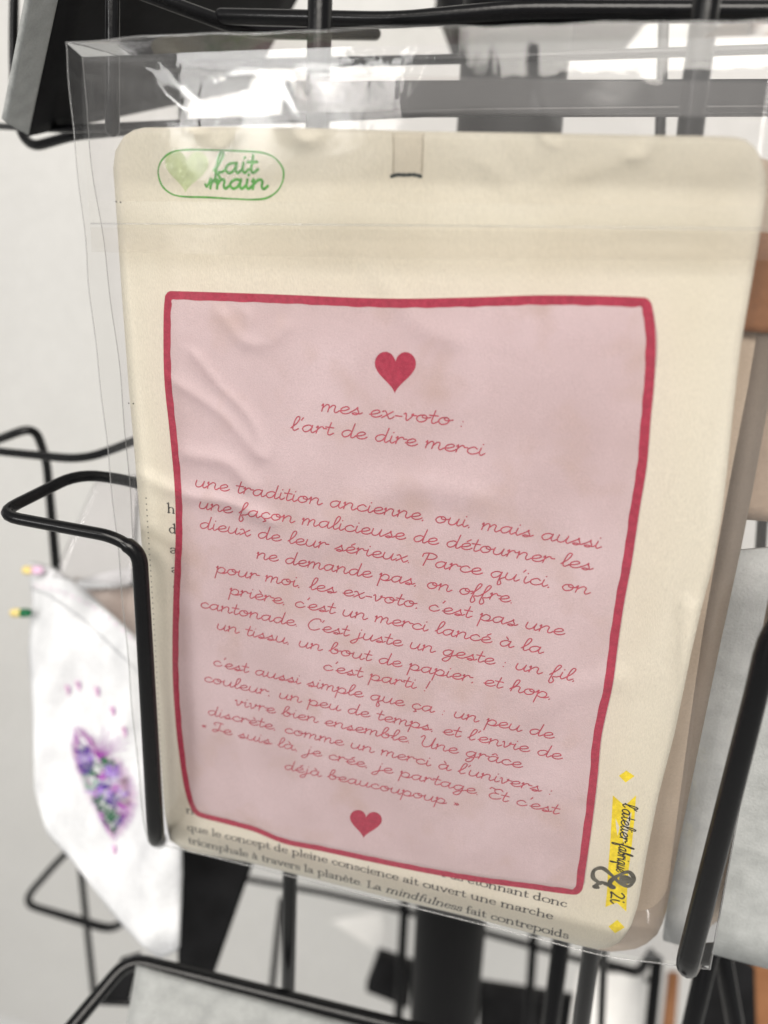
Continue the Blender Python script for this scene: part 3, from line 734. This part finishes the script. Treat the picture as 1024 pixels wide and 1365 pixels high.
# side folds joining the two films, and the hem lines
def strip(name, A, YA, B, YB, mat, n=60):
    a, b = resample(A, n), resample(B, n)
    V = [at(p.x, p.y, YA) for p in a] + [at(p.x, p.y, YB) for p in b]
    return link_mesh(name, V, [(i, i + 1, n + i + 1, n + i) for i in range(n - 1)], mat, bag)
strip('side_fold', bl, -.00115, kl, .0012, M['film'])
strip('side_fold', br, -.00115, kr, .0012, M['film'])
strip('top_fold', bt, -.00115, kt, .0012, M['film'])
def edgeline(name, P, Y, w):
    r = crom(P, 3)
    pts = [(at(p.x, p.y, Y), w / 2 * depth_of(at(p.x, p.y, Y)) / F) for p in r]
    return tube(name, pts, None, M['film_edge'], bag, 6, .0001, cap=False)
edgeline('film_edge', bl, -.0012, 1.6); edgeline('film_edge', kl, .0012, 1.4)
edgeline('film_edge', br, -.0012, 2.6); edgeline('film_edge', bt, -.0012, 1.8)
edgeline('film_edge', bb, -.0012, 1.8)
# flap folded over the front with its adhesive strip
def flap_fn(off): 
    return lambda p, u, v: at(p.x, p.y, -.0034 - off - .0008 * math.sin(math.pi * u) - .5 * ridge(p) - .0004 * math.sin(14 * u) * v)
ft = [(108, 73), (300, 82), (600, 88), (1024, 78), (1140, 72)]
fb = [(122, 330), (300, 340), (600, 348), (1010, 347), (1090, 345)]
sheet('flap', coons(ft, [(1140, 72), (1090, 345)], fb, [(108, 73), (112, 190), (122, 330)], 90, 60), flap_fn(0), 0, M['film_flap'], bag)
sheet('seal_strip', coons([(118, 268), (500, 270), (1105, 276)], [(1105, 276), (1100, 303)], [(121, 297), (500, 300), (1100, 306)], [(118, 268), (121, 297)], 60, 6), flap_fn(.0003), 0, M['tape'], bag)
M['adhesive'] = film_mat('adhesive_band', (.955, .945, .93, 1), .015, .03, 80, .5, .2)
M['reflection_band'] = film_mat('reflection_haze', (.84, .82, .81, 1), .07, .12, 50, .7, .15)  # diffuse haze painting the window's reflection on the film
sheet('adhesive_strip', coons([(121, 303), (500, 306), (1100, 312)], [(1100, 312), (1097, 347)], [(122, 336), (500, 344), (1097, 348)], [(121, 303), (122, 336)], 60, 6), flap_fn(.0005), 0, M['adhesive'], bag)
sheet('reflection_band', coons([(395, 98), (700, 104), (1150, 112)], [(1150, 112), (1145, 158)], [(390, 149), (700, 152), (1145, 158)], [(395, 98), (390, 149)], 60, 6), flap_fn(.0005), 0, M['reflection_band'], bag)
edgeline('film_edge', [(121, 298), (500, 300), (1100, 306)], -.0044, 1.6)

# ------------------------------------------------------------------ embroidered pouch and cloth behind it
pouch = thing('embroidered_pouch', dp(225, 1275, .27), 'white cotton pouch with purple and green embroidery hanging behind the left prong', 'pouch')
pt = [(38, 752), (64, 758), (110, 790), (175, 850), (222, 900)]
pr = [(222, 900), (232, 1000), (238, 1080), (240, 1170), (236, 1268)]
pb = [(46, 1052), (62, 1110), (98, 1150), (128, 1190), (160, 1230), (190, 1262), (214, 1278), (236, 1268)]
pl = [(38, 752), (42, 800), (38, 870), (43, 940), (46, 1052)]
def pouch_fn(off=0):
    return lambda p, u, v: dp(p.x, p.y, .262 - off + .012 * (p.x - 130) / 100 * -1 + .004 * math.sin(p.x * .06 + p.y * .015) + .0012 * math.sin(p.y * .06 + p.x * .02))
sheet('cloth_body', coons(pt, pr, pb, pl, 36, 60), pouch_fn(), .0022, M['cloth'], pouch)
sheet('hem', coons([(40, 756), (64, 760), (110, 792), (175, 852), (222, 902)], [(222, 902), (226, 940)], [(42, 786), (64, 794), (110, 826), (175, 888), (226, 940)], [(40, 756), (42, 786)], 40, 6), pouch_fn(.0003), .0004, M['cloth'], pouch)
pfn = pouch_fn(.0012)
class PxInk(Ink): pass
EM = Ink()
def ep(p, z): 
    f = pouch_fn(.0010 + z * 4)
    return f(p, 0, 0)
def er(pts, w, mi):
    pts = [(x + .14 * (x - 132) + 1, y) for x, y in pts]
    EM.ribbon(crom([Vector(q) for q in pts], 5), lambda d, t: w * (1 - .5 * t), ep, mi, lift=2e-8)
mats = [M[k] for k in ('magenta', 'violet', 'lilac', 'thread_green', 'pale_green', 'taupe', 'pale_pink')]
outl = [(103, 975), (110, 972), (122, 985), (130, 1006), (140, 1010), (155, 1015), (165, 1035), (172, 1060), (170, 1085), (160, 1105), (148, 1118), (140, 1105), (130, 1085), (120, 1060), (108, 1030), (100, 1000)]
core = [(106, 990), (116, 994), (126, 1012), (140, 1010), (154, 1020), (164, 1043), (166, 1072), (158, 1096), (147, 1110), (136, 1092), (128, 1074), (117, 1050), (107, 1022)]
def inside(x, y, P):
    c = False
    for (x0, y0), (x1, y1) in zip(P, P[1:] + P[:1]):
        if (y0 > y) != (y1 > y) and x < (x1 - x0) * (y - y0) / (y1 - y0) + x0: c = not c
    return c
EM.z0 = EM.z = 4e-5
loopo = resample(outl + outl[:1], 131)
for i in range(130):     # fringe round the motif
    P = loopo[i]; d = (P - Vector((135, 1050))).normalized(); k = random.uniform(2, 6)
    er([tuple(P - d * random.uniform(7, 13)), tuple(P + d * k)], 1.1, 0 if random.random() < .6 else 6)
EM.z0 = EM.z = 8e-5
CL = [(110, 1000, 1, 1.1), (118, 1022, 1, 1.2), (114, 1012, 2, .6), (126, 1028, 3, 1.4), (136, 1016, 3, .4), (122, 1044, 4, 1.3), (128, 1056, 2, .9), (130, 1068, 3, 1.4), (142, 1030, 2, .4), (152, 1034, 2, .7), (140, 1044, 1, .5), (150, 1052, 0, .9),
      (158, 1060, 2, 1.3), (148, 1066, 1, 1.2), (140, 1060, 2, 1.0), (138, 1082, 3, 1.3), (148, 1088, 3, 1.5), (158, 1078, 0, 1.6), (152, 1098, 1, 1.4), (146, 1104, 3, 1.2), (160, 1046, 5, 1.2), (163, 1066, 5, 1.5), (136, 1034, 0, .5)]
for _ in range(1100):
    x, y = random.uniform(98, 172), random.uniform(975, 1116)
    if not inside(x, y, core): continue
    cx, cy, ci, ca = min(CL, key=lambda c: (c[0] - x) ** 2 + (c[1] - y) ** 2)
    a_ = ca + (.7 if (x - cx) * math.sin(ca) - (y - cy) * math.cos(ca) > 0 else -.7); L = random.uniform(2.5, 4.5)
    er([(x - L * math.cos(a_), y - L * math.sin(a_)), (x + L * math.cos(a_), y + L * math.sin(a_))], random.uniform(1.0, 1.9), ci)
for k in range(12):      # plume
    a = -2.3 + .17 * k; q = random.uniform(30, 52)
    er([(131, 1012), (131 + q * .5 * math.cos(a), 1010 + q * .5 * math.sin(a)), (131 + q * math.cos(a), 1010 + q * math.sin(a) + 3)], 1.2, 0)
for x, y in ((94, 920), (106, 914), (128, 922), (146, 948), (160, 975), (148, 1133)):
    er([(x - 1, y - 5), (x + 1, y + 5)], 4.5, 6); er([(x + 2, y - 4), (x + 3, y + 3)], 2, 0)
for k in range(40):      # running stitch along the hem
    t = k / 39; x = 52 + 165 * t; y = 797 + 18 * t + 118 * t * t
    if k % 2: er([(x, y - 18), (x + 3, y - 15)], 1.6, 6)
EM.build('embroidery', mats, pouch)
def bead(x, y, r, c1, c2):
    for dx, mt in ((-5, c1), (5, c2)):
        p = dp(x + dx, y, .268); rr = r * .268 / F
        tube('bead', [(p + CR * -rr * .6, rr), (p + CR * rr * .6, rr)], None, mt, pouch, 10)
bead(44, 760, 6, M['bead_yellow'], M['pale_pink']); bead(28, 817, 6, M['bead_yellow'], M['thread_green'])
cl = [[(98, 772), (130, 782), (180, 770), (210, 765)], [(210, 765), (210, 900)], [(120, 800), (150, 830), (180, 860), (210, 900)], [(98, 772), (120, 800)]]
o = sheet('cloth_corner', coons(*cl, 14, 10), lambda p, u, v: dp(p.x, p.y, .30 + .004 * math.sin(p.x * .08)), .002, M['cloth_side'])
tag(o, 'beige cloth corner peeking out behind the white pouch and the left prong', 'cloth')
o = sheet('cloth_fold', coons([(96, 778), (140, 764), (215, 752)], [(215, 752), (215, 776)], [(104, 786), (150, 784), (215, 776)], [(96, 778), (104, 786)], 14, 5), lambda p, u, v: dp(p.x, p.y, .294 + .002 * math.sin(p.x * .08)), .002, M['cloth'])
tag(o, 'white cloth edge lying above the beige cloth corner behind the pouch', 'cloth')
board('clear_sleeve', [(128, 640, .25), (186, 632, .25), (180, 782, .25), (70, 770, .25)], .0004, M['film_back'], 'thin clear sleeve above the white pouch behind the left prong', 'sleeve')
